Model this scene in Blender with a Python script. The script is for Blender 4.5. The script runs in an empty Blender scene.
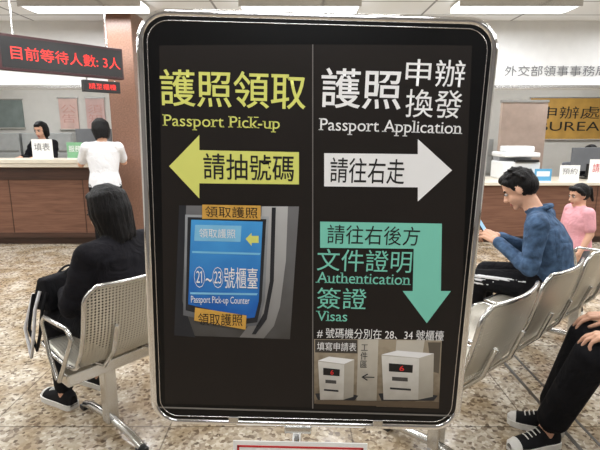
import bpy, math, random
from mathutils import Vector, Matrix, Euler
from mathutils.bvhtree import BVHTree
random.seed(3)
sc = bpy.context.scene
try:
    sc.view_settings.view_transform = 'Standard'
    sc.view_settings.look = 'None'
except Exception: pass

# ------------------------------------------------------------ materials
def lin(c):
    return tuple([(x/255/12.92 if x/255 <= .04045 else ((x/255+.055)/1.055)**2.4) for x in c]) + (1.0,)
MC = {}
def mat(name, rgb, rough=.5, metal=0, var=.08, scale=8, bump=0, bscale=20, emit=0, coat=0, spec=.5, stretch=None):
    if name in MC: return MC[name]
    m = bpy.data.materials.new(name); m.use_nodes = True
    nt = m.node_tree; b = nt.nodes['Principled BSDF']
    b.inputs['Roughness'].default_value = rough; b.inputs['Metallic'].default_value = metal
    b.inputs['Specular IOR Level'].default_value = spec
    if coat: b.inputs['Coat Weight'].default_value = coat
    c = lin(rgb)
    tc = nt.nodes.new('ShaderNodeTexCoord'); vec = tc.outputs['Object']
    if stretch:
        mp = nt.nodes.new('ShaderNodeMapping'); mp.inputs['Scale'].default_value = stretch
        nt.links.new(vec, mp.inputs['Vector']); vec = mp.outputs['Vector']
    n = nt.nodes.new('ShaderNodeTexNoise'); n.inputs['Scale'].default_value = scale; n.inputs['Detail'].default_value = 4
    nt.links.new(vec, n.inputs['Vector'])
    r = nt.nodes.new('ShaderNodeValToRGB')
    r.color_ramp.elements[0].position = .3; r.color_ramp.elements[1].position = .7
    r.color_ramp.elements[0].color = tuple([x*(1-var) for x in c[:3]])+(1,)
    r.color_ramp.elements[1].color = tuple([min(1, x*(1+var)) for x in c[:3]])+(1,)
    nt.links.new(n.outputs['Fac'], r.inputs['Fac']); nt.links.new(r.outputs['Color'], b.inputs['Base Color'])
    if bump:
        n2 = nt.nodes.new('ShaderNodeTexNoise'); n2.inputs['Scale'].default_value = bscale; n2.inputs['Detail'].default_value = 3
        n2.inputs['Distortion'].default_value = .8
        nt.links.new(vec, n2.inputs['Vector'])
        bp = nt.nodes.new('ShaderNodeBump'); bp.inputs['Strength'].default_value = bump; bp.inputs['Distance'].default_value = .03
        nt.links.new(n2.outputs['Fac'], bp.inputs['Height']); nt.links.new(bp.outputs['Normal'], b.inputs['Normal'])
    if emit:
        b.inputs['Emission Color'].default_value = c; b.inputs['Emission Strength'].default_value = emit
    MC[name] = m; return m

def floor_mat():
    m = bpy.data.materials.new('terrazzo'); m.use_nodes = True; nt = m.node_tree; L = nt.links.new
    b = nt.nodes['Principled BSDF']; b.inputs['Roughness'].default_value = .16
    tc = nt.nodes.new('ShaderNodeTexCoord')
    v = nt.nodes.new('ShaderNodeTexVoronoi'); v.inputs['Scale'].default_value = 58
    L(tc.outputs['Object'], v.inputs['Vector'])
    bw = nt.nodes.new('ShaderNodeSeparateColor'); L(v.outputs['Color'], bw.inputs['Color'])
    r = nt.nodes.new('ShaderNodeValToRGB'); e = r.color_ramp.elements
    e[0].position = 0; e[0].color = lin((104, 92, 80)); e[1].position = 1; e[1].color = lin((216, 208, 192))
    for p, c in ((.14, (146, 132, 116)), (.3, (172, 160, 142)), (.6, (188, 178, 160)), (.8, (196, 186, 170))):
        x = e.new(p); x.color = lin(c)
    L(bw.outputs[0], r.inputs['Fac'])
    n = nt.nodes.new('ShaderNodeTexNoise'); n.inputs['Scale'].default_value = 6; n.inputs['Detail'].default_value = 7
    L(tc.outputs['Object'], n.inputs['Vector'])
    r2 = nt.nodes.new('ShaderNodeValToRGB'); r2.color_ramp.elements[0].position = .4; r2.color_ramp.elements[1].position = .62
    r2.color_ramp.elements[0].color = lin((214, 202, 184)); r2.color_ramp.elements[1].color = (1, 1, 1, 1)
    L(n.outputs['Fac'], r2.inputs['Fac'])
    mx = nt.nodes.new('ShaderNodeMix'); mx.data_type = 'RGBA'; mx.blend_type = 'MULTIPLY'; mx.inputs[0].default_value = 1
    L(r.outputs['Color'], mx.inputs[6]); L(r2.outputs['Color'], mx.inputs[7])
    br = nt.nodes.new('ShaderNodeTexBrick'); br.offset = 0; br.inputs['Scale'].default_value = 1
    br.inputs['Brick Width'].default_value = .9; br.inputs['Row Height'].default_value = .9; br.inputs['Mortar Size'].default_value = .004
    br.inputs['Color1'].default_value = (1, 1, 1, 1); br.inputs['Color2'].default_value = (.93, .92, .91, 1); br.inputs['Mortar'].default_value = (.42, .4, .38, 1)
    L(tc.outputs['Object'], br.inputs['Vector'])
    m2 = nt.nodes.new('ShaderNodeMix'); m2.data_type = 'RGBA'; m2.blend_type = 'MULTIPLY'; m2.inputs[0].default_value = 1
    L(mx.outputs[2], m2.inputs[6]); L(br.outputs['Color'], m2.inputs[7]); L(m2.outputs[2], b.inputs['Base Color'])
    return m

def ceil_mat():
    m = bpy.data.materials.new('ceiling_panels'); m.use_nodes = True; nt = m.node_tree; L = nt.links.new
    b = nt.nodes['Principled BSDF']; b.inputs['Roughness'].default_value = .7
    tc = nt.nodes.new('ShaderNodeTexCoord')
    br = nt.nodes.new('ShaderNodeTexBrick'); br.offset = 0; br.inputs['Scale'].default_value = 1
    br.inputs['Brick Width'].default_value = 1.2; br.inputs['Row Height'].default_value = .6; br.inputs['Mortar Size'].default_value = .014
    br.inputs['Color1'].default_value = lin((234, 236, 238)); br.inputs['Color2'].default_value = lin((228, 230, 233)); br.inputs['Mortar'].default_value = lin((140, 142, 145))
    L(tc.outputs['Object'], br.inputs['Vector']); L(br.outputs['Color'], b.inputs['Base Color'])
    return m

def wood_mat(name, c1, c2):
    m = bpy.data.materials.new(name); m.use_nodes = True; nt = m.node_tree; L = nt.links.new
    b = nt.nodes['Principled BSDF']; b.inputs['Roughness'].default_value = .35
    tc = nt.nodes.new('ShaderNodeTexCoord'); mp = nt.nodes.new('ShaderNodeMapping'); mp.inputs['Scale'].default_value = (1, 8, 14)
    n = nt.nodes.new('ShaderNodeTexNoise'); n.inputs['Scale'].default_value = 2.5; n.inputs['Detail'].default_value = 8; n.inputs['Distortion'].default_value = 1
    L(tc.outputs['Object'], mp.inputs['Vector']); L(mp.outputs['Vector'], n.inputs['Vector'])
    r = nt.nodes.new('ShaderNodeValToRGB'); r.color_ramp.elements[0].position = .3; r.color_ramp.elements[1].position = .7
    r.color_ramp.elements[0].color = lin(c1); r.color_ramp.elements[1].color = lin(c2)
    L(n.outputs['Fac'], r.inputs['Fac']); L(r.outputs['Color'], b.inputs['Base Color'])
    return m

def perf_mat():
    m = bpy.data.materials.new('perforated_steel'); m.use_nodes = True; nt = m.node_tree; L = nt.links.new
    b = nt.nodes['Principled BSDF']; b.inputs['Roughness'].default_value = .36; b.inputs['Metallic'].default_value = .6
    b.inputs['Base Color'].default_value = lin((202, 197, 184))
    tc = nt.nodes.new('ShaderNodeTexCoord')
    def vm(op, a, v=None):
        x = nt.nodes.new('ShaderNodeVectorMath'); x.operation = op; L(a, x.inputs[0])
        if v: x.inputs[1].default_value = v
        return x
    a = vm('MULTIPLY', tc.outputs['UV'], (36, 62, 0)); a = vm('FRACTION', a.outputs[0]); a = vm('SUBTRACT', a.outputs[0], (.5, .5, 0)); a = vm('LENGTH', a.outputs[0])
    lt = nt.nodes.new('ShaderNodeMath'); lt.operation = 'LESS_THAN'; L(a.outputs['Value'], lt.inputs[0]); lt.inputs[1].default_value = .3
    t = nt.nodes.new('ShaderNodeBsdfTransparent'); mx = nt.nodes.new('ShaderNodeMixShader')
    L(lt.outputs[0], mx.inputs[0]); L(b.outputs[0], mx.inputs[1]); L(t.outputs[0], mx.inputs[2])
    L(mx.outputs[0], nt.nodes['Material Output'].inputs['Surface'])
    return m

def gradient_mat(name, c1, c2, z0, z1, noise=.25, nscale=18):
    """printed photograph ink: vertical blend in the sheet's own coordinates"""
    m = bpy.data.materials.new(name); m.use_nodes = True; nt = m.node_tree; L = nt.links.new
    b = nt.nodes['Principled BSDF']; b.inputs['Roughness'].default_value = .45
    tc = nt.nodes.new('ShaderNodeTexCoord'); sx = nt.nodes.new('ShaderNodeSeparateXYZ'); L(tc.outputs['Object'], sx.inputs[0])
    mr = nt.nodes.new('ShaderNodeMapRange'); mr.inputs['From Min'].default_value = z0; mr.inputs['From Max'].default_value = z1; L(sx.outputs['Z'], mr.inputs['Value'])
    n = nt.nodes.new('ShaderNodeTexNoise'); n.inputs['Scale'].default_value = nscale; L(tc.outputs['Object'], n.inputs['Vector'])
    ad = nt.nodes.new('ShaderNodeMath'); ad.operation = 'MULTIPLY_ADD'; L(n.outputs['Fac'], ad.inputs[0]); ad.inputs[1].default_value = noise*2; L(mr.outputs[0], ad.inputs[2])
    sb = nt.nodes.new('ShaderNodeMath'); sb.operation = 'SUBTRACT'; L(ad.outputs[0], sb.inputs[0]); sb.inputs[1].default_value = noise
    r = nt.nodes.new('ShaderNodeValToRGB'); r.color_ramp.elements[0].color = lin(c1); r.color_ramp.elements[1].color = lin(c2)
    L(sb.outputs[0], r.inputs['Fac']); L(r.outputs['Color'], b.inputs['Base Color']); return m

M_wall = mat('wall_paint', (208, 205, 198), .7, var=.03)
M_white = mat('white_plastic', (226, 227, 227), .4, var=.03)
M_cream = mat('cream_laminate', (216, 207, 190), .3, var=.03)
M_black = mat('black_plastic', (18, 18, 19), .35)
M_chrome = mat('chrome', (242, 243, 246), .06, 1, var=.01)
M_steel = mat('brushed_steel', (204, 203, 200), .2, .92, var=.05)
M_wood = wood_mat('counter_wood', (96, 64, 50), (126, 90, 72))
M_wood_d = wood_mat('dark_wood', (54, 36, 30), (76, 52, 42))
M_gran = mat('column_granite', (128, 96, 80), .3, var=.25, scale=60)
M_perf = perf_mat()
M_skin = mat('skin', (212, 166, 140), .55, var=.05, spec=.3)
M_lip = mat('lips', (178, 100, 92), .5)
M_hair = mat('black_hair', (16, 14, 14), .55, var=.6, scale=4, bump=.35, bscale=4, spec=.2, stretch=(26, 26, 4))
M_denim = mat('denim', (66, 88, 116), .85, var=.4, scale=26, bump=.9, bscale=9, spec=.2)
M_cblack = mat('black_cloth', (22, 22, 25), .9, var=.2, bump=.7, bscale=11, spec=.15)
M_cdark = mat('charcoal_cloth', (25, 24, 28), .9, var=.25, bump=.9, bscale=9, spec=.15)
M_cwhite = mat('white_cloth', (222, 222, 224), .9, var=.04, bump=.5, bscale=12)
M_cpink = mat('pink_cloth', (222, 160, 168), .9, var=.08, bump=.4, bscale=18)
M_cgrey = mat('grey_cloth', (110, 112, 118), .9, var=.1, bump=.4, bscale=18)
M_rub = mat('white_rubber', (222, 220, 214), .6, var=.03)
M_canvas = mat('black_canvas', (24, 24, 26), .85, spec=.2)
M_paper = mat('paper', (234, 234, 232), .6, var=.02)
M_red = mat('red_print', (196, 40, 44), .5)
M_eye = mat('eye_white', (195, 190, 186), .3, var=.01)
M_led = mat('red_led', (230, 48, 42), .5, emit=1.2, var=.01)

# ------------------------------------------------------------ mesh helpers
def link(o, parent=None):
    sc.collection.objects.link(o)
    if parent: o.parent = parent
    return o
def empty(name, loc=(0, 0, 0), rz=0, rot=None):
    o = bpy.data.objects.new(name, None); o.location = loc; o.rotation_euler = rot if rot else (0, 0, rz)
    return link(o)
def mesh(name, v, f, m, parent=None, smooth=False, loc=None, bevel=0):
    me = bpy.data.meshes.new(name); me.from_pydata([tuple(x) for x in v], [], f); me.update()
    for mm in (m if isinstance(m, list) else [m]): me.materials.append(mm)
    if smooth:
        for p in me.polygons: p.use_smooth = True
    o = bpy.data.objects.new(name, me)
    if loc: o.location = loc
    link(o, parent)
    if bevel:
        b = o.modifiers.new('bevel', 'BEVEL'); b.width = bevel; b.segments = 3; b.limit_method = 'ANGLE'
    return o
def box(name, lo, hi, m, parent=None, bevel=0, rz=0):
    c = [(a+b)/2 for a, b in zip(lo, hi)]; h = [(b-a)/2 for a, b in zip(lo, hi)]
    v = [(x*h[0], y*h[1], z*h[2]) for x in (-1, 1) for y in (-1, 1) for z in (-1, 1)]
    f = [(0, 1, 3, 2), (4, 6, 7, 5), (0, 4, 5, 1), (2, 3, 7, 6), (0, 2, 6, 4), (1, 5, 7, 3)]
    o = mesh(name, v, f, m, parent, loc=c, bevel=bevel); o.rotation_euler = (0, 0, rz); return o
def tube(name, pts, r, m, parent=None, cyclic=False, res=6):
    cu = bpy.data.curves.new(name, 'CURVE'); cu.dimensions = '3D'; s = cu.splines.new('POLY')
    s.points.add(len(pts)-1)
    for i, p in enumerate(pts): s.points[i].co = (*p, 1)
    s.use_cyclic_u = cyclic; cu.bevel_depth = r; cu.bevel_resolution = res; cu.use_fill_caps = True
    for q in cu.splines: q.use_smooth = True
    cu.materials.append(m); o = bpy.data.objects.new(name, cu); return link(o, parent)
def sph(name, c, r, m, parent=None, n=14):
    V, F = ell(c, (r, r, r), n); return mesh(name, V, F, m, parent, True)
def ell(c, r, n=14, R=None):
    return caps(Vector(c), Vector(c), 1, 1, n, sc3=r, R=R)
def caps(a, b, ra, rb, n=14, sc3=None, R=None):
    a = Vector(a); b = Vector(b); d = b-a
    q = d.to_track_quat('Z', 'Y').to_matrix() if d.length > 1e-6 else Matrix.Identity(3)
    if R is not None: q = R
    V = []; F = []; m = n//2
    rings = []
    for i in range(m+1):
        th = math.pi*i/m
        rings.append((th, a if th > math.pi/2 else b, ra if th > math.pi/2 else rb))
    if not sc3: rings.insert(m//2+1, (math.pi/2, a, ra))
    for th, c, r in rings:
        for j in range(n):
            ph = 2*math.pi*j/n
            p = Vector((math.sin(th)*math.cos(ph), math.sin(th)*math.sin(ph), math.cos(th)))*r
            if sc3: p = Vector((p.x*sc3[0], p.y*sc3[1], p.z*sc3[2]))
            V.append(c+q@p)
    k = len(rings)
    for i in range(k-1):
        for j in range(n):
            F.append((i*n+j, (i+1)*n+j, (i+1)*n+(j+1) % n, i*n+(j+1) % n))
    return V, F
def loft(secs, n=20):
    V = []; F = []
    for c, rx, ry in secs:
        c = Vector(c)
        for j in range(n):
            ph = 2*math.pi*j/n
            V.append(c+Vector((rx*math.cos(ph), ry*math.sin(ph), 0)))
    k = len(secs)
    for i in range(k-1):
        for j in range(n): F.append((i*n+j, i*n+(j+1) % n, (i+1)*n+(j+1) % n, (i+1)*n+j))
    F.append(tuple(reversed(range(n)))); F.append(tuple(range((k-1)*n, k*n)))
    return V, F

class Blob:
    def __init__(s): s.V = []; s.F = []; s.M = []; s.mats = []
    def add(s, VF, m):
        if m not in s.mats: s.mats.append(m)
        o = len(s.V); s.V += [Vector(v) for v in VF[0]]; s.F += [tuple(i+o for i in f) for f in VF[1]]; s.M += [s.mats.index(m)]*len(VF[1])
    def c(s, a, b, ra, rb, m, n=14): s.add(caps(a, b, ra, rb, n), m)
    def e(s, c, r, m, R=None): s.add(ell(c, r, 16, R), m)
    def build(s, name, parent, voxel=.009, smooth=3, factor=.5):
        me = bpy.data.meshes.new(name+'_src'); me.from_pydata([tuple(v) for v in s.V], [], s.F); me.update()
        o = bpy.data.objects.new(name+'_src', me); sc.collection.objects.link(o)
        r = o.modifiers.new('r', 'REMESH'); r.mode = 'VOXEL'; r.voxel_size = voxel
        q = o.modifiers.new('s', 'SMOOTH'); q.factor = factor; q.iterations = smooth
        dg = bpy.context.evaluated_depsgraph_get(); dg.update()
        new = bpy.data.meshes.new_from_object(o.evaluated_get(dg))
        bvh = BVHTree.FromPolygons([tuple(v) for v in s.V], s.F)
        new.materials.clear()
        for m in s.mats: new.materials.append(m)
        for p in new.polygons:
            p.use_smooth = True
            h = bvh.find_nearest(p.center)
            p.material_index = s.M[h[2]] if h[2] is not None else 0
        bpy.data.objects.remove(o)
        new.name = name
        return link(bpy.data.objects.new(name, new), parent)

def frame(origin, fwd, up):
    y = Vector(fwd).normalized(); x = y.cross(Vector(up)).normalized(); z = x.cross(y)
    return Matrix.Translation(origin) @ Matrix((x, y, z)).transposed().to_4x4()

def hand(name, origin, fwd, up, thumb, parent, curl=25, s=1.0, voxel=.0034):
    """fingers along local +y, palm faces -z; thumb on sign(thumb)*x side"""
    B = Blob(); T = frame(origin, fwd, up)
    P = lambda x, y, z: T @ (Vector((x*thumb, y, z))*s)
    kn = [(.030, .088, .0), (.010, .093, .003), (-.010, .088, .002), (-.028, .078, -.002)]
    ln = [(.040, .026, .020), (.045, .029, .022), (.041, .027, .021), (.031, .020, .018)]
    B.c(P(0, -.03, 0), P(0, .02, 0), .026*s, .026*s, M_skin)
    for i, k in enumerate(kn):
        B.c(P(k[0]*.55, .015, 0), P(*k), .016*s, .0115*s, M_skin)
        if i: B.c(P((k[0]+kn[i-1][0])/2*.8, .03, -.002), P((k[0]+kn[i-1][0])/2, .08, -.002), .015*s, .010*s, M_skin)
        p = Vector(k); a = 0; fan = (.06, .0, -.05, -.12)[i]*-1
        for j, l in enumerate(ln[i]):
            a += math.radians(curl*(1+.12*i))
            q = p+Vector((-fan*l, math.cos(a)*l, -math.sin(a)*l))
            r0 = (.0092, .0082, .0074)[j]; B.c(P(*p), P(*q), r0*s, (r0-.0008)*s, M_skin, 10); p = q
    B.c(P(.016, .018, -.006), P(.042, .05, -.018), .017*s, .012*s, M_skin)
    B.c(P(.042, .05, -.018), P(.052, .078, -.026), .0105*s, .0095*s, M_skin)
    B.c(P(.052, .078, -.026), P(.052, .100, -.034), .0095*s, .0078*s, M_skin)
    return B.build(name, parent, voxel, 2, .4)

def shoe(name, ankle, ang, parent, up_m=None, sole_m=None, s=1.0):
    up_m = up_m or M_canvas; sole_m = sole_m or M_rub
    T = Matrix.Translation((ankle[0], ankle[1], 0)) @ Matrix.Rotation(ang, 4, 'Z') @ Matrix.Scale(s, 4)
    sec = [(-.072, .022, .06), (-.06, .032, .085), (-.03, .037, .10), (.02, .038, .10), (.05, .041, .078), (.085, .045, .06), (.125, .048, .048), (.155, .045, .042), (.180, .035, .034), (.196, .016, .02)]
    def up(secs, g, m, nm):
        V = []; F = []; n = 12
        for y, w, h in secs:
            for j in range(n+1):
                t = math.pi*j/n
                V.append(T @ Vector(((w+g)*math.cos(t), y, .018+(h+g)*math.sin(t)**.8)))
        for i in range(len(secs)-1):
            for j in range(n): F.append((i*(n+1)+j, i*(n+1)+j+1, (i+1)*(n+1)+j+1, (i+1)*(n+1)+j))
        F.append(tuple(range(n+1))); F.append(tuple(reversed(range((len(secs)-1)*(n+1), len(secs)*(n+1)))))
        mesh(nm, V, F, m, parent, True)
    up(sec, 0, up_m, name+'_upper'); up(sec[7:], .002, sole_m, name+'_toe_cap')
    L = [(w+.006, y) for y, w, h in sec]; out = L+[(-a, b) for a, b in reversed(L)]
    n = len(out); V = [T @ Vector((a, b, 0)) for a, b in out]+[T @ Vector((a, b, .03)) for a, b in out]
    F = [(i, (i+1) % n, n+(i+1) % n, n+i) for i in range(n)]+[tuple(reversed(range(n))), tuple(range(n, 2*n))]
    mesh(name+'_sole', V, F, sole_m, parent)
    for k in range(4):
        y = .052+.02*k; z = .018+(.084, .074, .066, .058)[k]
        tube(name+'_lace_%d' % k, [T @ Vector((-.022, y, z-.008)), T @ Vector((0, y+.004, z)), T @ Vector((.022, y, z-.008))], .0028, sole_m, parent, res=2)

def person(name, loc, rz, J, top, bottom, sleeve='long', legs='long', hair='short', hrot=(0, 0, 0), s=1.0, voxel=.009,
           hands=None, shoes=(0, 0), shoe_m=None, stripes=False, wide=1.0, sole=None, hairlen=.2, collar=None):
    root = empty(name, loc, rz); B = Blob(); V = Vector; rnd = random.Random(5)
    J = {k: V(v) for k, v in J.items()}
    P, C, N, H = J['P'], J['C'], J['N'], J['H']; w = wide*s
    B.add(loft([(P+V((0, 0, -.10*s)), .12*w, .08*s), (P+V((0, 0, -.05*s)), .165*w, .12*s), (P+V((0, 0, .03*s)), .168*w, .12*s), (P+V((0, 0, .10*s)), .14*w, .10*s)]), bottom)
    mid = P.lerp(C, .5)
    B.add(loft([(P+V((0, 0, -.03*s)), .178*w, .13*s), (P+V((0, 0, .05*s)), .168*w, .125*s), (mid, .150*w, .115*s), (C, .172*w, .122*s),
                (C.lerp(N, .55), .180*w, .105*s), (C.lerp(N, .85), .125*w, .075*s), (N+V((0, 0, .012*s)), .066*s, .062*s)]), top)
    if collar:
        for i in range(12):
            a0, a1 = [math.pi*2*(i+k)/12 for k in (0, 1)]
            q = lambda a: N+V((math.cos(a)*.068*s, math.sin(a)*.064*s, (.022-.022*math.sin(a))*s))
            B.c(q(a0), q(a1), .017*s, .017*s, collar, 8)
    for sd in 'LR':
        sh, el, wr = J['sh'+sd], J['el'+sd], J['wr'+sd]
        B.c(N-V((0, 0, .03*s)), sh, .058*s, .062*w, top)
        if sleeve == 'long':
            B.c(sh, el, .062*w, .048*s, top); B.c(el, wr, .048*s, .036*s, top)
            for t, rr in ((.3, .061), (.62, .056), (.85, .056)):      # cloth folds on the sleeve
                p = sh.lerp(el, t); B.c(p+V((.01, 0, .012))*s, p-V((.01, 0, .006))*s, rr*s, rr*.97*s, top)
            p = el.lerp(wr, .25); B.c(p, p+V((0, 0, .008))*s, .050*s, .048*s, top)
            cuff = wr.lerp(el, .1); B.c(cuff, wr, .039*s, .038*s, top)
            B.c(wr, wr+(wr-el).normalized()*.02*s, .027*s, .026*s, M_skin)
        else:
            m2 = sh.lerp(el, .7); B.c(sh, m2, .066*w, .058*s, top); B.c(sh.lerp(el, .4), el, .042*s, .036*s, M_skin); B.c(el, wr, .037*s, .025*s, M_skin)
        hp, kn, an = J['hp'+sd], J['kn'+sd], J['an'+sd]
        if legs == 'long':
            B.c(hp, kn, .094*w, .066*s, bottom); e = an.lerp(kn, .08); B.c(kn, e, .066*s, .050*s, bottom); B.c(e, an, .036*s, .034*s, M_skin)
        elif legs == 'crop':
            B.c(hp, kn, .094*w, .078*s, bottom); e = an.lerp(kn, .17); B.c(kn, e, .078*s, .072*s, bottom); B.c(e, an, .040*s, .032*s, M_skin)
        else:
            e = kn.lerp(hp, .15); B.c(hp, e, .095*w, .08*s, bottom); B.c(e, kn, .056*s, .05*s, M_skin); B.c(kn, kn.lerp(an, .35), .05*s, .053*s, M_skin); B.c(kn.lerp(an, .35), an, .053*s, .034*s, M_skin)
        B.c(an, V((an.x, an.y, max(.06, an.z-.04))), .036*s, .034*s, M_skin)
        if stripes:
            sx = -1 if sd == 'L' else 1
            for k in (-1, 0, 1):
                o = V((sx*.078, 0, .022*k+.015)); o2 = V((sx*.052, 0, .020*k+.012)); B.c(hp+o*1.05, kn+o2*1.12, .009, .008, M_cwhite, 8)
    # head
    T = Matrix.Translation(H) @ Euler(hrot, 'YXZ').to_matrix().to_4x4() @ Matrix.Scale(s, 4); R = T.to_3x3()*(1/s)
    h = lambda x, y, z: T @ V((x, y, z))
    E = lambda c, r, m: B.e(h(*c), [q*s for q in r], m, R)
    B.c(N-V((0, 0, .03*s)), h(0, -.018, .05), .056*s, .052*s, M_skin)
    E((0, -.008, .145), (.072, .092, .084), M_skin); E((0, .020, .080), (.056, .066, .074), M_skin); E((0, .062, .020), (.024, .020, .017), M_skin)
    E((.032, .048, .078), (.024, .026, .03), M_skin); E((-.032, .048, .078), (.024, .026, .03), M_skin)
    B.c(h(0, .084, .116), h(0, .101, .082), .008*s, .0125*s, M_skin)
    B.c(h(-.012, .088, .079), h(.012, .088, .079), .0085*s, .0085*s, M_skin)
    B.c(h(-.018, .080, .051), h(.018, .080, .051), .006*s, .006*s, M_lip, 8); B.c(h(-.014, .082, .045), h(.014, .082, .045), .0065*s, .0065*s, M_lip, 8)
    for x in (-1, 1):
        E((x*.074, -.006, .108), (.011, .017, .029), M_skin)
        B.c(h(x*.018, .083, .136), h(x*.046, .073, .137), .0055*s, .0045*s, M_hair, 8)
    E((0, -.026, .158), (.081, .093, .082), M_hair); E((0, -.045, .125), (.078, .078, .082), M_hair)
    if hair == 'short':
        E((0, .028, .204), (.064, .058, .034), M_hair)
        for x in (-1, 1):
            B.c(h(x*.066, .022, .178), h(x*.070, .012, .130), .018*s, .010*s, M_hair); B.c(h(x*.060, .045, .185), h(x*.068, .03, .165), .018*s, .014*s, M_hair)
        for i in range(46):   # tousled locks
            a = rnd.uniform(0, 2*math.pi); e = rnd.uniform(.15, 1.45)
            p = V((.078*math.cos(e)*math.cos(a), -.02+.09*math.cos(e)*math.sin(a), .155+.082*math.sin(e)))
            if p.y > .035 and p.z < .185: continue
            d = V((p.x, p.y+.02, (p.z-.155)+.02)).normalized()*.013+V((rnd.uniform(-.016, .016), rnd.uniform(.0, .022), rnd.uniform(-.01, .006)))
            B.c(h(*p), h(*(p+d)), .015*s, .006*s, M_hair, 8)
    if hair == 'long':
        for i in range(15):
            a = math.radians(-118+236*i/14); sx, sy = math.sin(a), -math.cos(a)
            ln = hairlen*(.86+.14*rnd.random())
            p0 = (.03*sx, -.01+.03*sy, .232); p1 = (.074*sx, -.02+.080*sy, .185); p2 = (.083*sx, -.02+.088*sy, .11); p3 = (.070*sx+rnd.uniform(-.006, .006), -.03+.070*sy, .11-ln)
            for q0, q1, r0, r1 in ((p0, p1, .013, .016), (p1, p2, .016, .017), (p2, p3, .017, .011)): B.c(h(*q0), h(*q1), r0*s, r1*s, M_hair, 8)
        for x in (-.03, 0, .03): B.c(h(x, -.06, .12), h(x, -.062, .13-hairlen*.9), .034*s, .026*s, M_hair)
        E((0, .040, .197), (.060, .040, .028), M_hair)
    if hair == 'tail':
        E((0, .045, .195), (.062, .042, .030), M_hair); E((0, -.125, .15), (.03, .03, .03), M_hair); B.c(h(0, -.13, .15), h(0, -.15, .12-hairlen), .03*s, .014*s, M_hair)
        for x in (-1, 1): B.c(h(x*.06, .035, .19), h(x*.078, -.01, .13), .024*s, .02*s, M_hair)
    B.build('body', root, voxel)
    for x in (-1, 1):
        sph('eye', h(x*.031, .0740, .117), .0102*s, M_eye, root, 12); sph('pupil', h(x*.031, .0795, .116), .0064*s, M_black, root, 10)
        tube('eyelid', [h(x*.018, .083, .118), h(x*.031, .0856, .1215), h(x*.045, .079, .117)], .0030*s, M_hair, root, res=2)
    for i, sd in enumerate('LR'):
        if hands and sd in hands:
            f, u, cu = hands[sd]
            wr = J['wr'+sd]; f = Vector(f).normalized()
            hand('hand_'+('left', 'right')[i], wr+f*.012*s, f, u, (1 if sd == 'L' else -1), root, cu, s)
        shoe('shoe_'+('left', 'right')[i], J['an'+sd], shoes[i], root, shoe_m, sole, s=.95*s if s > .9 else s)
    return root

# ------------------------------------------------------------ camera
cam = bpy.data.cameras.new('camera'); co = bpy.data.objects.new('camera', cam); link(co)
PITCH = math.radians(11.4); FPX = 470.0; CH = 1.45
cam.sensor_width = 36; cam.lens = 36*FPX/600; cam.clip_start = .02
co.location = (0, 0, CH); co.rotation_euler = (math.pi/2-PITCH, 0, 0)
sc.camera = co

# ------------------------------------------------------------ room
X0, X1, Y0, Y1, ZC = -6.5, 7.0, -3.0, 9.0, 2.8
fm = floor_mat()
box('floor', (X0-.1, Y0-.1, -.1), (X1+.1, Y1+.1, 0), fm)
box('ceiling', (X0-.1, Y0-.1, ZC), (X1+.1, Y1+.1, ZC+.1), ceil_mat())
box('wall_back', (X0, Y1, 0), (X1, Y1+.1, ZC), M_wall); box('wall_front', (X0, Y0-.1, 0), (X1, Y0, ZC), mat('front_wall_grey', (120, 116, 112), .7))
box('wall_left', (X0-.1, Y0, 0), (X0, Y1, ZC), M_wall); box('wall_right', (X1, Y0, 0), (X1+.1, Y1, ZC), M_wall)
box('baseboard_back', (X0, Y1-.02, 0), (X1, Y1, .1), M_wood_d); box('baseboard_left', (X0, Y0, 0), (X0+.02, 5.8, .1), M_wood_d)
box('baseboard_right', (X1-.02, Y0, 0), (X1, 5.8, .1), M_wood_d)
box('trim_1', (X0, 6.3, 1.98), (X1, 6.5, ZC), M_white)
box('trim_2', (X0, 6.29, 1.98), (X1, 6.30, 2.02), M_steel)
M_inlay = mat('dark_inlay', (88, 84, 80), .3, .5)
box('trim_3', (1.29, Y0, 0), (1.31, 5.7, .002), M_inlay); box('trim_4', (1.40, Y0, 0), (1.415, 5.7, .002), M_inlay)
# surface-mounted ceiling lights: glowing lens (sides wash the ceiling) + downlight
M_lens = mat('lamp_lens', (250, 252, 255), .5, emit=4.5, var=0)
for x in (-4.6, -2.3, 0, 2.3, 4.6):
    for y in (-1.6, .4, 2.6, 4.0, 5.4, 7.6):
        r = empty('ceiling_light', (x, y, ZC-.03))
        box('fixture_frame', (-.64, -.16, 0), (.64, .16, .03), M_steel, r)
        box('lens', (-.62, -.14, -.05), (.62, .14, 0), M_lens, r, .01)
        for yy in (-.155, .155): box('louvre_rail', (-.64, yy-.008, -.055), (.64, yy+.008, 0), M_steel, r)
        a = bpy.data.lights.new('tube_light', 'AREA'); a.shape = 'RECTANGLE'; a.size = 1.2; a.size_y = .26
        a.energy = 15 if y < 1 else 25; a.color = (.97, .985, 1)
        ao = bpy.data.objects.new('diffuser_light', a); ao.location = (0, 0, -.06); link(ao, r)
w = bpy.data.worlds.new('world'); sc.world = w; w.use_nodes = True
w.node_tree.nodes['Background'].inputs[0].default_value = (.8, .85, .9, 1); w.node_tree.nodes['Background'].inputs[1].default_value = .5

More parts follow.
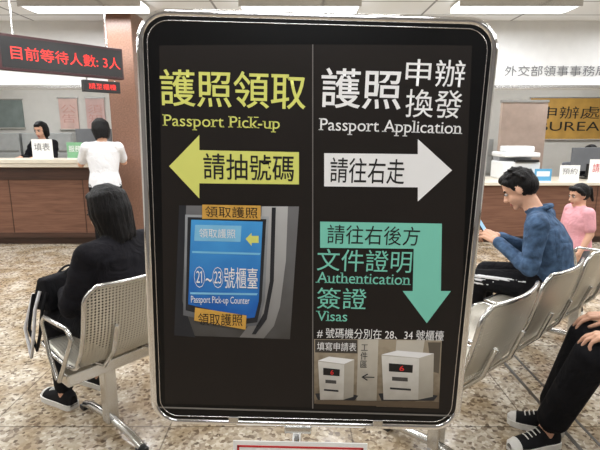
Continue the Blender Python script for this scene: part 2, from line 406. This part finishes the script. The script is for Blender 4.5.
# ------------------------------------------------------------ text helper
def text_mesh(body, bold=0.0, spacing=1.0):
    cu = bpy.data.curves.new('t', 'FONT'); cu.body = body; cu.size = 1; cu.offset = bold; cu.space_character = spacing; cu.resolution_u = 3
    o = bpy.data.objects.new('t', cu); sc.collection.objects.link(o)
    dg = bpy.context.evaluated_depsgraph_get(); dg.update()
    me = bpy.data.meshes.new_from_object(o.evaluated_get(dg)); bpy.data.objects.remove(o)
    return me
def text_fit(name, body, x0, x1, z0, z1, y, m, parent, bold=0.0, serif=False):
    """upright lettering facing -y, fitted into the rectangle"""
    me = text_mesh(body, bold)
    if not me.vertices: return
    xs = [v.co.x for v in me.vertices]; ys = [v.co.y for v in me.vertices]
    a, b, c, d = min(xs), max(xs), min(ys), max(ys)
    if serif:
        S = {'P': 'LBLT', 'p': 'LBLT', 'r': 'LBLT', 'n': 'LBRBLT', 'h': 'LBRBLT', 'k': 'LBRBLTRT', 'l': 'CBLT', 'i': 'CB', 'A': 'LBRB', 'V': 'LTRT', 'u': 'LTRB', 't': 'RB', 'a': 'RB'}
        V = [tuple(v.co) for v in me.vertices]; F = [tuple(p.vertices) for p in me.polygons]
        for i, ch in enumerate(body):
            if ch == ' ' or ch not in S: continue
            pm = text_mesh(body[:i+1], bold); gm = text_mesh(ch, bold)
            gx = [v.co.x for v in gm.vertices]; gy = [v.co.y for v in gm.vertices]
            R = max(v.co.x for v in pm.vertices); Lx = R-(max(gx)-min(gx)); st = .05
            codes = S[ch]
            for q in range(0, len(codes), 2):
                X = {'L': Lx+st, 'R': R-st, 'C': (Lx+R)/2}[codes[q]]; bot = codes[q+1] == 'B'
                Y = min(gy) if bot else max(gy)-.055
                hwid = .135 if (bot or ch in 'Vk') else .09; off = 0 if (bot or ch == 'V') else -.045
                if ch in 'ta': hwid = .075
                k = len(V); V += [(X+off-hwid, Y, 0), (X+off+hwid, Y, 0), (X+off+hwid, Y+.055, 0), (X+off-hwid, Y+.055, 0)]; F.append((k, k+1, k+2, k+3))
            bpy.data.meshes.remove(pm); bpy.data.meshes.remove(gm)
        me = bpy.data.meshes.new(name); me.from_pydata(V, [], F); me.update()
    for v in me.vertices:
        tx = (v.co.x-a)/(b-a); ty = (v.co.y-c)/max(1e-6, d-c)
        v.co = (x0+tx*(x1-x0), y, z0+ty*(z1-z0))
    me.materials.clear(); me.materials.append(m); me.name = name
    return link(bpy.data.objects.new(name, me), parent)

# ------------------------------------------------------------ information sign stand
TH = math.radians(1.5); SX, SY, SZ = .025, 1.0, 1.220
sign = empty('information_sign_stand', (SX, SY, SZ), rot=(0, TH, 0))
cp, sp = math.cos(PITCH), math.sin(PITCH)
def sl(u, v):   # measured poster layout -> coordinates on the sign sheet
    a = (u-300)/FPX; b = (225-v)/FPX; d = cp+sp*b
    X = SY*a/d-SX; Z = CH+SY*(-sp+cp*b)/d-SZ
    return (X*math.cos(TH)-Z*math.sin(TH), X*math.sin(TH)+Z*math.cos(TH))
W2, H2, CR = .356, .451, .056
def rrect(w, h, r, y, n=12):
    pts = []
    for cx, cz, a0 in ((w-r, h-r, 0), (-w+r, h-r, 90), (-w+r, -h+r, 180), (w-r, -h+r, 270)):
        for i in range(n+1):
            t = math.radians(a0+90*i/n); pts.append((cx+r*math.cos(t), y, cz+r*math.sin(t)))
    return pts
tube('frame_tube', rrect(W2, H2, CR, 0), .0084, M_chrome, sign, True, 10)
def panel(name, w, h, r, y0, y1, m):
    f = rrect(w, h, r, y0); g = rrect(w, h, r, y1); n = len(f)
    mesh(name, f+g, [tuple(range(n)), tuple(reversed(range(n, 2*n)))]+[(i, n+i, n+(i+1) % n, (i+1) % n) for i in range(n)], m, sign)
M_pblack = mat('poster_black', (34, 30, 28), .4, var=.05, spec=.22)
M_back = mat('sign_backing', (12, 12, 13), .3, spec=.25)
panel('backing_board', W2-.004, H2-.004, CR-.004, -.0052, .005, M_back)
tube('inner_bead', rrect(W2-.0150, H2-.0150, CR-.0125, -.0056), .0010, M_steel, sign, True, 3)
LY = -.0056
def poly(name, pts, m, lay): 
    V = [(sl(u, v)[0], LY-.0004*lay, sl(u, v)[1]) for u, v in pts]
    mesh(name, V, [tuple(range(len(V)))], m, sign)
def T(body, u0, v0, u1, v1, m, lay, bold=.012, name=None, serif=False):
    a = sl(u0, (v0+v1)/2); b = sl(u1, (v0+v1)/2); c = sl((u0+u1)/2, v0); d = sl((u0+u1)/2, v1)
    text_fit(name or 'lettering', body, a[0], b[0], d[1], c[1], LY-.0004*lay, m, sign, bold, serif)
M_yg = mat('print_yellow_green', (214, 216, 114), .55, var=.02, spec=.3); M_pw = mat('print_white', (234, 234, 234), .55, var=.02, spec=.3)
M_teal = mat('print_teal', (122, 200, 180), .55, var=.02, spec=.3); M_pk = mat('print_black', (14, 14, 15), .5, var=.02)
poly('poster_left', [(160, 46), (312, 45), (312, 406), (166, 402)], M_pblack, 1)
poly('poster_right', [(314, 45), (471, 46), (456, 412), (314, 407)], M_pblack, 1)
M_div = mat('seam_grey', (120, 116, 112), .4)
poly('poster_seam', [(312.2, 45), (313.2, 45), (313.2, 407), (312.2, 407)], M_div, 2)
poly('bottom_rail', [(160, 405), (456, 413.5), (456, 415), (160, 406.5)], M_div, 2)
T('護照領取', 161, 71, 306, 108, M_yg, 3, .008)
T('Passport Pick-up', 165, 116, 280, 131, M_yg, 3, .002, serif=True)
poly('arrow_left', [(170, 166), (200, 135), (200, 150), (299, 152), (299, 184), (200, 183), (200, 198)], M_yg, 3)
T('請抽號碼', 204, 154, 294, 180, M_pk, 4, .006)
T('護照', 321, 69, 401, 109, M_pw, 3, .008)
T('申辦', 405, 60, 464, 87, M_pw, 3, .003); T('換發', 405, 90, 461, 118, M_pw, 3, .003)
T('Passport Application', 320, 120, 460, 136, M_pw, 3, .002, serif=True)
poly('arrow_right', [(324, 153), (417, 154), (417, 139), (451, 170), (417, 201), (417, 187), (324, 186)], M_pw, 3)
T('請往右走', 330, 158, 404, 183, M_pk, 4, .004)
poly('arrow_down', [(320, 221), (441, 223), (440, 290), (450, 290), (426, 322), (402, 290), (412, 290), (413, 248), (320, 247)], M_teal, 3)
T('請往右後方', 327, 225, 419, 244, M_pk, 4, .0)
T('文件證明', 317, 249, 411, 271, M_teal, 3, .0); T('Authentication', 317, 272, 409, 283, M_teal, 3, .002, serif=True)
T('簽證', 317, 287, 366, 308, M_teal, 3, .0); T('Visas', 317, 310, 347, 320, M_teal, 3, .002, serif=True)
T('# 號碼機分別在 28、34 號櫃檯', 317, 328, 443, 338, M_pw, 3, .0)
# printed photo of ticket kiosk
z = lambda v: sl(230, v)[1]
M_kg = gradient_mat('print_kiosk_grey', (66, 64, 62), (112, 112, 114), z(338), z(205)); M_kd = mat('print_kiosk_dark', (30, 32, 38), .5, var=.2)
M_kl = gradient_mat('print_kiosk_light', (112, 110, 108), (182, 182, 182), z(338), z(205), .15, 10); M_blue = gradient_mat('print_blue', (20, 92, 176), (70, 158, 222), z(312), z(216), .4, 12)
M_blue2 = mat('print_pale_blue', (128, 192, 228), .45, var=.1); M_lab = mat('print_label_orange', (206, 158, 70), .5, var=.08, scale=30)
M_bez = gradient_mat('print_bezel_silver', (96, 98, 102), (160, 164, 168), z(320), z(210), .2, 16)
poly('kiosk_backdrop', [(180, 205), (299, 206), (290, 338), (175, 334)], M_kg, 2)
poly('kiosk_backdrop_shade', [(180, 205), (187, 205), (183, 300), (196, 336), (175, 334)], M_kd, 3)
poly('kiosk_side', [(262, 206), (288, 206), (286, 260), (280, 306), (274, 325), (264, 337), (240, 336), (258, 312)], M_kl, 3)
poly('kiosk_side_shade', [(272, 207), (276, 207), (274, 280), (267, 318), (256, 333), (252, 333), (264, 312), (270, 280)], M_kd, 4)
poly('kiosk_body', [(186, 214), (269, 216), (265, 300), (259, 324), (240, 326), (184, 314)], M_bez, 4)
poly('kiosk_bezel', [(188.5, 216.5), (266.5, 218.5), (262, 300), (257.5, 321), (242, 323), (186.5, 309)], M_kd, 5)
poly('kiosk_screen', [(192, 219), (263, 221), (259, 300), (255, 316), (248, 317), (189, 303)], M_blue, 6)
poly('screen_glow', [(196, 224), (242, 225), (241, 241), (195, 240)], M_blue2, 7)
poly('screen_glow_low', [(191, 291), (258, 292), (257, 294), (191, 293)], M_blue2, 7)
poly('screen_band', [(193, 250), (261, 252), (260, 254), (193, 252)], mat('print_mid_blue', (120, 190, 228), .45), 7)
poly('screen_arrow', [(246, 238), (252, 232), (252, 235), (259, 235), (259, 242), (252, 242), (252, 245)], M_yg, 7)
poly('label_top', [(203, 204), (261, 205), (261, 219), (203, 218)], M_lab, 8); poly('label_bottom', [(196, 306), (247, 314), (246, 328), (195, 319)], M_lab, 8)
T('領取護照', 206, 206, 258, 217, M_pk, 9, .0); T('領取護照', 199, 312, 243, 324, M_pk, 9, .0)
T('㉑~㉓號櫃臺', 195, 266, 258, 287, M_pw, 9, .0); T('Passport Pick-up Counter', 192, 295, 250, 304, M_pw, 9, .0)
T('領取護照', 200, 228, 236, 237, M_pw, 9, .0)
# two small printed photos
M_tan = gradient_mat('print_tan', (92, 78, 60), (160, 148, 128), z(405), z(340), .5, 50); M_off = gradient_mat('print_offwhite', (128, 122, 110), (190, 184, 172), z(405), z(345), .2, 30)
M_mf = gradient_mat('print_machine_front', (158, 152, 142), (216, 214, 208), z(400), z(350), .25, 40)
M_slot = mat('print_slot_red', (214, 44, 44), .5)
poly('photo_left', [(314, 338), (358, 338), (356, 403), (314, 402)], M_tan, 2); poly('photo_gap', [(358, 338), (378, 338), (376, 404), (356, 403)], M_off, 2)
poly('photo_right', [(378, 338), (441, 339), (438, 407), (376, 405)], M_tan, 2)
poly('photo_papers', [(396, 339), (424, 339), (422, 352), (395, 350)], M_off, 3); poly('photo_papers', [(427, 341), (440, 341), (438, 372), (431, 370)], mat('print_shade', (92, 84, 72), .5), 3)
poly('photo_notice', [(315, 338.5), (357, 338.5), (357, 352), (315, 351)], mat('print_dark_notice', (60, 55, 50), .5), 3); T('填寫申請表', 317, 341, 356, 349.5, M_pw, 4, .0)
for (a, b, c, d) in ((318, 356, 354, 398), (381, 350, 433, 398)):
    wv = c-a; hv = d-b
    poly('machine_shadow', [(a-3, d-6), (a+wv*.5, d-8), (c+4, d-4), (c, d+1), (a, d+1)], M_kd, 3)
    poly('machine_body', [(a, b+3), (a+wv*.3, b-1), (c, b+2), (c-1, d-3), (a+wv*.7, d), (a+2, d)], M_off, 4)
    poly('machine_front', [(a, b+4), (a+wv*.72, b+7), (a+wv*.70, d), (a+2, d)], M_mf, 5)
    poly('machine_top_edge', [(a, b+3), (a+wv*.3, b-1), (c, b+2), (a+wv*.72, b+6.5)], M_pw, 5)
    poly('machine_display', [(a+wv*.14, b+hv*.24), (a+wv*.60, b+hv*.28), (a+wv*.59, b+hv*.44), (a+wv*.14, b+hv*.41)], M_pk, 6)
    T('6', a+wv*.34, b+hv*.29, a+wv*.43, b+hv*.40, M_slot, 7, .01)
    poly('machine_sticker', [(a+wv*.2, b+hv*.52), (a+wv*.5, b+hv*.54), (a+wv*.5, b+hv*.62), (a+wv*.2, b+hv*.60)], M_kg, 6)
    poly('machine_slot', [(a+wv*.16, b+hv*.74), (a+wv*.56, b+hv*.77), (a+wv*.56, b+hv*.81), (a+wv*.16, b+hv*.78)], M_kd, 6)
poly('photo_foot_strip', [(316, 398), (438, 400), (438, 406), (316, 402)], mat('print_brown', (86, 72, 56), .5), 6)
T('工\n件\n區', 360, 343, 367, 366, M_kd, 5, .0); T('←', 361, 372, 374, 379, M_kd, 5, 0)
# clips, pole and base
for x in (-.17, .17): box('clip', (x-.012, -.008, -H2-.005), (x+.012, .008, -H2+.016), M_steel, sign, .002)
box('pole_collar', (-.05, -.011, -H2-.022), (.014, .011, -H2-.004), M_steel, sign, .003)
tube('pole', [(-.02, .004, -H2-.01), (-.035, .004, -1.19)], .014, M_chrome, sign)
for a in (45, 135, 225, 315):
    dx, dy = math.cos(math.radians(a)), math.sin(math.radians(a))
    tube('base_leg', [(-.034, .004, -1.16), (-.034+dx*.12, dy*.12, -1.185), (-.034+dx*.25, dy*.25, -1.204)], .011, M_chrome, sign)
nt_ = empty('paper_notice', (SX-.028, .972, .628), rot=(0, TH, 0))
box('sheet', (-.155, -.002, -.11), (.157, .0, .112), M_paper, nt_)
for lo, hi in (((-.146, -.0026, .096), (.148, -.002, .101)), ((-.146, -.0026, -.101), (.148, -.002, -.096)), ((-.146, -.0026, -.1), (-.141, -.002, .1)), ((.143, -.0026, -.1), (.148, -.002, .1))):
    box('red_border', lo, hi, M_red, nt_)
text_fit('notice_text', '請勿移動', -.11, .11, .0, .07, -.003, M_red, nt_, .0)
box('hanger', (-.02, 0, -.02), (.01, .014, .1), M_steel, nt_)

# ------------------------------------------------------------ beam seating
def bench(loc, rz, n, pitch=.54):
    root = empty('beam_seating_bench', loc, rz)
    prof = [(-.115, .835), (-.10, .80), (-.085, .72), (-.06, .62), (-.025, .53), (.02, .465), (.08, .43), (.16, .42), (.26, .425), (.36, .445), (.42, .45), (.455, .435)]
    L = [0]
    for a, b in zip(prof, prof[1:]): L.append(L[-1]+math.dist(a, b))
    tot = L[-1]; NV = 40; NU = 12
    def pp(t):
        d = t*tot
        for i in range(len(L)-1):
            if d <= L[i+1]+1e-9:
                f = (d-L[i])/(L[i+1]-L[i]); return (prof[i][0]+f*(prof[i+1][0]-prof[i][0]), prof[i][1]+f*(prof[i+1][1]-prof[i][1]))
        return prof[-1]
    for s in range(n):
        cx = pitch*(s+.5); V = []; F = []; UV = []
        hw = lambda t: .245-(.05*(1-t/.09)**2 if t < .09 else 0)-(.04*((t-.93)/.07)**2 if t > .93 else 0)
        for i in range(NV+1):
            t = i/NV; y, z = pp(t); h = hw(t)
            for j in range(NU+1):
                q = -1+2*j/NU; curve = .03*q*q*(1 if t < .5 else .2)
                V.append((cx+q*h, y+(curve if t < .5 else 0), z+(curve if t >= .5 else 0))); UV.append(((q*h+.25)/.5, t))
        for i in range(NV):
            for j in range(NU): a = i*(NU+1)+j; F.append((a, a+1, a+NU+2, a+NU+1))
        o = mesh('seat_shell_%d' % (s+1), V, F, M_perf, root, True)
        uv = o.data.uv_layers.new(name='UVMap')
        for lp in o.data.loops: uv.data[lp.index].uv = UV[lp.vertex_index]
        sd = o.modifiers.new('s', 'SOLIDIFY'); sd.thickness = .003
        rim = [V[i*(NU+1)] for i in range(NV+1)]+[V[NV*(NU+1)+j] for j in range(1, NU+1)]+[V[i*(NU+1)+NU] for i in range(NV-1, -1, -1)]+[V[j] for j in range(NU-1, 0, -1)]
        tube('seat_rim_%d' % (s+1), rim, .009, M_steel, root, True, 3)
        for x in (-.12, .12):
            tube('bracket', [(cx+x, .34, .42), (cx+x, .2, .385), (cx+x, .06, .41), (cx+x, -.03, .51), (cx+x, -.075, .64)], .010, M_steel, root, res=3)
    box('beam', (.02, .15, .32), (pitch*n-.02, .23, .38), M_steel, root, .006)
    for x in ([.22, pitch*n-.22] if n > 1 else [.27]):
        box('leg_post', (x-.03, .16, .04), (x+.03, .22, .33), M_steel, root, .008)
        tube('leg_foot', [(x, -.08, .022), (x, .0, .045), (x, .19, .06), (x, .38, .045), (x, .46, .022)], .02, M_steel, root, res=4)
        for y in (-.08, .46): box('foot_pad', (x-.022, y-.022, 0), (x+.022, y+.022, .02), M_black, root)
    for kx in (0, n):
        x = pitch*kx
        tube('armrest_support', [(x, .19, .35), (x, .12, .45), (x, .02, .60), (x, .06, .635), (x, .28, .63), (x, .31, .60), (x, .27, .45), (x, .21, .35)], .010, M_steel, root, res=4)
    return root
bench((-.93, 1.80, 0), math.radians(50), 3)
bench((.578, 1.60, 0), math.radians(42.2), 4)
bench((1.567, .896, 0), math.radians(65), 2)

# ------------------------------------------------------------ people
seat = dict(P=(0, 0, .535), hpL=(-.09, .02, .525), hpR=(.09, .02, .525), knL=(-.11, .43, .51), knR=(.11, .43, .51), anL=(-.11, .43, .09), anR=(.11, .43, .09))
# man in denim jacket, bent over his phone
J = dict(seat, C=(0, .05, .79), N=(-.02, .125, .965), H=(-.03, .185, 1.0), shL=(-.215, .10, .915), shR=(.18, .12, .915),
         elL=(-.265, .11, .67), elR=(.22, .17, .67), wrL=(-.15, .31, .775), wrR=(.05, .34, .765))
man = person('seated_man', (1.56, 2.75, 0), math.radians(55), J, M_denim, M_cblack, hair='short', hrot=(math.radians(-32), 0, math.radians(4)), voxel=.006,
       hands={'L': ((.35, .8, .35), (-.6, -.2, .75), 22), 'R': ((-.35, .8, .3), (.6, -.2, .75), 35)}, stripes=True, wide=1.12, collar=M_denim)
def world_of(loc, rz, p, dr=(0, 0, 0)):
    M = Matrix.Translation(loc) @ Matrix.Rotation(rz, 4, 'Z') @ Matrix.Translation(p) @ Euler(dr).to_matrix().to_4x4()
    return M
ph = empty('smartphone'); ph.matrix_world = world_of((1.56, 2.75, 0), math.radians(55), (-.06, .43, .835), (math.radians(-35), 0, 0))
b = box('phone_body', (-.036, -.004, -.075), (.036, .004, .075), M_black, ph, .003)
b2 = box('phone_screen', (-.033, -.0052, -.068), (.033, -.004, .068), mat('phone_display', (150, 190, 220), .2, emit=.6), ph)
# seated woman
J = dict(seat, C=(0, .03, .78), N=(0, .045, .945), H=(0, .08, .96), shL=(-.18, .03, .895), shR=(.18, .05, .895),
         elL=(-.24, .10, .66), elR=(.21, .14, .67), wrL=(-.12, .32, .655), wrR=(.07, .34, .665))
wom = person('seated_woman', (-.83, 2.17, 0), math.radians(60), J, M_cdark, M_cblack, hair='long', hrot=(math.radians(-14), 0, math.radians(8)), voxel=.006,
       hands={'L': ((.5, .8, 0), (-.2, 0, 1), 30), 'R': ((-.5, .8, 0), (.2, 0, 1), 30)}, hairlen=.15, wide=1.06)
# person with sneakers on the right
J = dict(P=(0, 0, .535), hpL=(-.09, .02, .525), hpR=(.09, .02, .525), knL=(-.06, .43, .52), knR=(.15, .43, .52), anL=(.02, .56, .09), anR=(.16, .54, .09),
         C=(0, .03, .80), N=(0, .06, .98), H=(0, .09, 1.0), shL=(-.19, .04, .93), shR=(.19, .04, .93), elL=(-.23, .08, .68), elR=(.23, .08, .68), wrL=(-.09, .33, .63), wrR=(.17, .33, .63))
person('seated_visitor', (1.645, 1.70, 0), math.radians(65), J, M_cblack, M_cblack, legs='crop', hair='short', hrot=(math.radians(-10), 0, 0), voxel=.008,
       hands={'L': ((.1, .9, -.1), (0, .1, 1), 24), 'R': ((-.1, .9, -.1), (0, .1, 1), 24)}, shoes=(math.radians(36), 0))
# woman standing at counter (faces +y)
stand = dict(P=(0, 0, .86), C=(0, .02, 1.12), N=(0, .01, 1.31), H=(0, .02, 1.34), hpL=(-.085, 0, .84), hpR=(.085, 0, .84), knL=(-.09, .01, .46), knR=(.09, .02, .46), anL=(-.10, -.02, .09), anR=(.10, -.02, .09))
J = dict(stand, shL=(-.16, .01, 1.26), shR=(.16, .01, 1.26), elL=(-.24, .16, 1.07), elR=(.22, .18, 1.08), wrL=(-.20, .39, 1.16), wrR=(.13, .40, 1.16))
person('standing_woman', (-2.20, 5.30, 0), math.radians(22), J, M_cwhite, M_cblack, sleeve='short', hair='long', hrot=(math.radians(-12), 0, math.radians(14)), voxel=.009,
       hands={'L': ((.1, .9, -.05), (0, 0, 1), 20), 'R': ((-.1, .9, -.05), (0, 0, 1), 20)}, hairlen=.10)
# clerks
J = dict(stand, shL=(-.16, .01, 1.26), shR=(.16, .01, 1.26), elL=(-.21, .12, 1.03), elR=(.21, .12, 1.03), wrL=(-.12, .33, 1.08), wrR=(.12, .33, 1.08))
person('counter_clerk', (-3.74, 6.98, 0), math.radians(170), J, M_cblack, M_cblack, hair='long', hrot=(math.radians(-15), 0, 0), voxel=.012,
       hands={'L': ((.1, .9, -.1), (0, 0, 1), 20), 'R': ((-.1, .9, -.1), (0, 0, 1), 20)}, hairlen=.1)
J = dict(seat, C=(0, .04, .80), N=(0, .05, .98), H=(0, .07, 1.0), shL=(-.18, .05, .93), shR=(.18, .05, .93), elL=(-.22, .14, .72), elR=(.22, .14, .72), wrL=(-.12, .36, .78), wrR=(.12, .36, .78))
person('counter_clerk', (4.45, 7.35, 0), math.radians(175), J, M_cblack, M_cblack, hair='long', hrot=(math.radians(-15), 0, 0), voxel=.012,
       hands={'L': ((.1, .9, -.1), (0, 0, 1), 20), 'R': ((-.1, .9, -.1), (0, 0, 1), 20)}, hairlen=.15)
oc = empty('office_chair', (4.45, 7.40, 0))
box('seat_cushion', (-.24, -.24, .37), (.24, .24, .43), M_cgrey, oc, .03); box('backrest', (-.22, .2, .5), (.22, .26, .95), M_cgrey, oc, .03)
tube('stem', [(0, 0, .38), (0, 0, .06)], .025, M_black, oc); tube('back_bar', [(0, .1, .38), (0, .27, .42), (0, .25, .6)], .015, M_black, oc)
for i in range(5):
    a = i*2*math.pi/5; tube('caster_arm', [(0, 0, .09), (.28*math.cos(a), .28*math.sin(a), .055)], .017, M_black, oc); sph('caster', (.28*math.cos(a), .28*math.sin(a), .028), .028, M_black, oc)
# child
k = .655
J = {a: tuple(q*k for q in b) for a, b in dict(stand, shL=(-.16, .01, 1.26), shR=(.16, .01, 1.26), elL=(-.21, -.01, 1.02), elR=(.21, .03, 1.02), wrL=(-.22, .10, .82), wrR=(.2, .16, .84)).items()}
J['H'] = (0, .012, .872); 
ch = person('standing_child', (2.20, 3.64, 0), math.radians(95), J, M_cpink, M_cgrey, sleeve='short', hair='tail', legs='short', hrot=(math.radians(-12), 0, 0), s=.74, voxel=.007,
       hands={'L': ((0, .4, -.9), (-1, 0, 0), 20), 'R': ((0, .4, -.9), (1, 0, 0), 20)}, hairlen=.1)

# handbag on the woman's lap
hb = empty('handbag'); hb.matrix_world = world_of((-.83, 2.17, 0), math.radians(60), (-.02, .42, .575), (0, 0, .1))
mesh('bag_body', [(-.19, -.07, 0), (.19, -.07, 0), (.19, .07, 0), (-.19, .07, 0), (-.17, -.03, .16), (.17, -.03, .16), (.17, .03, .16), (-.17, .03, .16)],
     [(3, 2, 1, 0), (0, 1, 5, 4), (1, 2, 6, 5), (2, 3, 7, 6), (3, 0, 4, 7), (4, 5, 6, 7)], M_cblack, hb, bevel=.015)
for y in (-.02, .02): tube('bag_handle', [(-.06+.12*i/10, y, .15+.03*math.sin(math.pi*i/10)) for i in range(11)], .006, M_canvas, hb)
for j, dz in ((0, 0), (1, -.05)):
    tube('bag_strap', [(-.18, -.05+.05*j, .10), (-.215, -.05+.05*j, .02), (-.225, -.03+.06*j, -.10+dz), (-.215, .02+.05*j, -.2+dz), (-.21, .07+.03*j, -.1), (-.18, .05, .08)], .008, M_cwhite if j else M_canvas, hb)

# ------------------------------------------------------------ counters
def counter(x0, x1):
    r = empty('service_counter', (x0, 5.9, 0)); w = x1-x0
    box('plinth', (0, .06, 0), (w, .6, .1), M_wood_d, r); box('front', (0, 0, .1), (w, .6, 1.0), M_wood, r)
    box('band', (0, -.012, .84), (w, .0, .98), M_wood_d, r); box('band_low', (0, -.01, .1), (w, 0, .16), M_wood_d, r)
    box('top', (0, -.08, 1.0), (w, .62, 1.05), M_cream, r, .008); box('top_lip', (0, -.09, 1.05), (w, .25, 1.10), M_cream, r, .006)
    n = max(1, int(w/.9))
    for i in range(1, n+1): box('joint_%d' % i, (w*i/(n+.5)-.004, -.004, .16), (w*i/(n+.5)+.004, 0, .84), M_wood_d, r)
counter(-6.45, -2.27); counter(-1.93, .6)
cl = empty('granite_column', (-2.10, 6.0, 0)); box('shaft', (-.16, -.25, .12), (.16, .25, ZC), M_gran, cl, .01); box('base', (-.165, -.262, 0), (.165, .25, .12), M_wood_d, cl)
r = empty('reception_desk', (.62, 6.0, 0)); wdt = 6.3
box('plinth', (0, .05, 0), (wdt, .7, .09), M_wood_d, r); box('front', (0, 0, .09), (wdt, .7, .76), M_wood, r); box('top', (0, -.05, .76), (wdt, .75, .80), M_cream, r, .006)
for i in range(1, 8): box('joint', (i*.8-.004, -.004, .09), (i*.8+.004, 0, .76), M_wood_d, r)
def monitor(x, y, z, rz=0):
    r = empty('computer_monitor', (x, y, z), rz); box('screen_shell', (-.26, -.02, .1), (.26, .02, .42), mat('monitor_grey', (96, 98, 102), .5), r, .008); box('display', (-.245, .02, .115), (.245, .022, .405), mat('display_blue', (90, 130, 170), .2, emit=.5), r)
    box('neck', (-.03, -.03, .01), (.03, -.01, .2), M_black, r); box('foot', (-.12, -.09, 0), (.12, .08, .012), M_black, r, .004)
monitor(-4.35, 6.38, 1.05); monitor(3.95, 6.5, .8, .2); monitor(-2.75, 6.38, 1.05, -.2); monitor(5.3, 6.5, .8, -.2)
def notice(x, y, z, w, h, m, txt, tm, rz=0):
    r = empty('desk_notice', (x, y, z), rz); box('card', (-w/2, 0, .004), (w/2, .006, h), m, r); box('stand', (-w/2, -.02, 0), (w/2, .06, .005), M_white, r)
    text_fit('card_text', txt, -w*.38, w*.38, h*.4, h*.8, -.002, tm, r, .0)
notice(-3.25, 6.0, 1.10, .26, .24, M_paper, '填表', M_kg); notice(-2.85, 6.02, 1.10, .2, .2, mat('green_card', (120, 170, 130), .5), '服務', M_pw)
notice(3.95, 6.15, .80, .36, .28, M_paper, '請抽號', M_red); notice(3.15, 6.1, .80, .22, .16, mat('blue_card', (90, 160, 200), .5), '1', M_pw); notice(3.55, 6.2, .8, .26, .2, M_paper, '預約', M_kg)
r = empty('office_printer', (2.93, 6.45, .80))
box('lower_body', (-.24, -.22, 0), (.24, .22, .24), M_white, r, .02); box('paper_tray', (-.2, -.26, .04), (.2, -.2, .09), M_cgrey, r, .005)
box('scanner_lid', (-.24, -.2, .30), (.24, .22, .36), M_white, r, .015); box('scanner_post', (-.22, .0, .23), (.22, .2, .31), mat('printer_grey', (150, 152, 156), .5), r)
box('control_panel', (-.1, -.26, .24), (.2, -.18, .27), M_black, r, .004); box('feeder', (-.15, -.08, .36), (.22, .18, .44), M_white, r, .02)
# back office furniture
M_cab = mat('cabinet_grey', (166, 168, 166), .5)
def cabinet(x, w, h, y=8.5):
    r = empty('filing_cabinet', (x, y, 0)); box('carcass', (0, 0, 0), (w, .45, h), M_cab, r, .005)
    for i in range(4):
        box('drawer', (.02, -.015, .04+i*h/4), (w-.02, 0, (i+1)*h/4-.01), M_cab, r, .004); box('handle', (w/2-.06, -.03, (i+.55)*h/4), (w/2+.06, -.015, (i+.6)*h/4), M_steel, r)
cabinet(-5.9, .9, 1.4); cabinet(-4.95, .9, 1.4); cabinet(1.6, .9, 1.3); cabinet(2.55, .9, 1.3); cabinet(3.5, .6, 1.0)
def poster(x, z, w, h, c, txt, tm, nm='wall_poster'):
    r = empty(nm, (x, 8.99, z)); box('sheet', (-w/2, -.02, -h/2), (w/2, 0, h/2), mat('poster_%d_%d_%d' % c, c, .5, var=.15, scale=5), r)
    box('frame_top', (-w/2-.02, -.03, h/2), (w/2+.02, 0, h/2+.02), M_steel, r); box('frame_bottom', (-w/2-.02, -.03, -h/2-.02), (w/2+.02, 0, -h/2), M_steel, r)
    if txt: text_fit('poster_text', txt, -w*.4, w*.4, -h*.3, h*.3, -.022, tm, r, .0)
M_faint = mat('faint_print', (196, 150, 140), .6)
poster(-4.3, 1.75, .34, .55, (206, 174, 164), '公\n告', M_faint); poster(-5.6, 1.75, .9, .5, (120, 130, 126), '', None); poster(-3.8, 1.75, .34, .55, (200, 168, 162), '須\n知', M_faint); poster(-3.2, 1.7, .5, .6, (126, 142, 158), '', None)
poster(5.15, 1.66, 1.75, .74, (190, 148, 70), '申辦處\nBUREAU', M_pk, 'gold_wall_sign')
text_fit('soffit_text', '外交部領事事務局護照申辦服務區', 2.62, 5.1, 2.13, 2.26, 6.285, mat('soffit_lettering', (110, 112, 116), .5), None, .0).name = 'soffit_lettering'
# screen wall behind the right desk
r = empty('partition_panel', (3.35, 8.0, 0)); box('panel', (0, 0, 0), (.75, .08, 1.9), mat('partition_pink', (188, 166, 152), .6), r); box('cap', (-.01, -.01, 1.9), (.76, .09, 1.94), M_steel, r)
# LED boards
led = empty('led_display_board', (-2.34, 4.92, 2.15), math.radians(48.7))
box('casing', (-.6, -.03, -.16), (.6, .05, .16), mat('maroon_casing', (60, 22, 26), .4), led, .006); box('face', (-.58, -.034, -.135), (.58, -.03, .135), M_black, led)
text_fit('led_text', '目前等待人數: 3人', -.50, .56, -.06, .06, -.037, M_led, led, .0)
for x in (-.45, .45): tube('hanger_rod', [(x, .01, .15), (x, .01, ZC-2.15)], .008, M_steel, led)
led2 = empty('led_display_board', (-2.12, 5.22, 1.905), math.radians(48.7))
box('casing', (-.2, -.02, -.06), (.2, .04, .06), M_black, led2, .004); text_fit('led_text', '請至櫃檯', -.15, .15, -.03, .03, -.024, M_led, led2, .0)
for x in (-.15, .15): tube('hanger_rod', [(x, .01, .05), (x, .01, .09)], .006, M_steel, led2)
print('done')
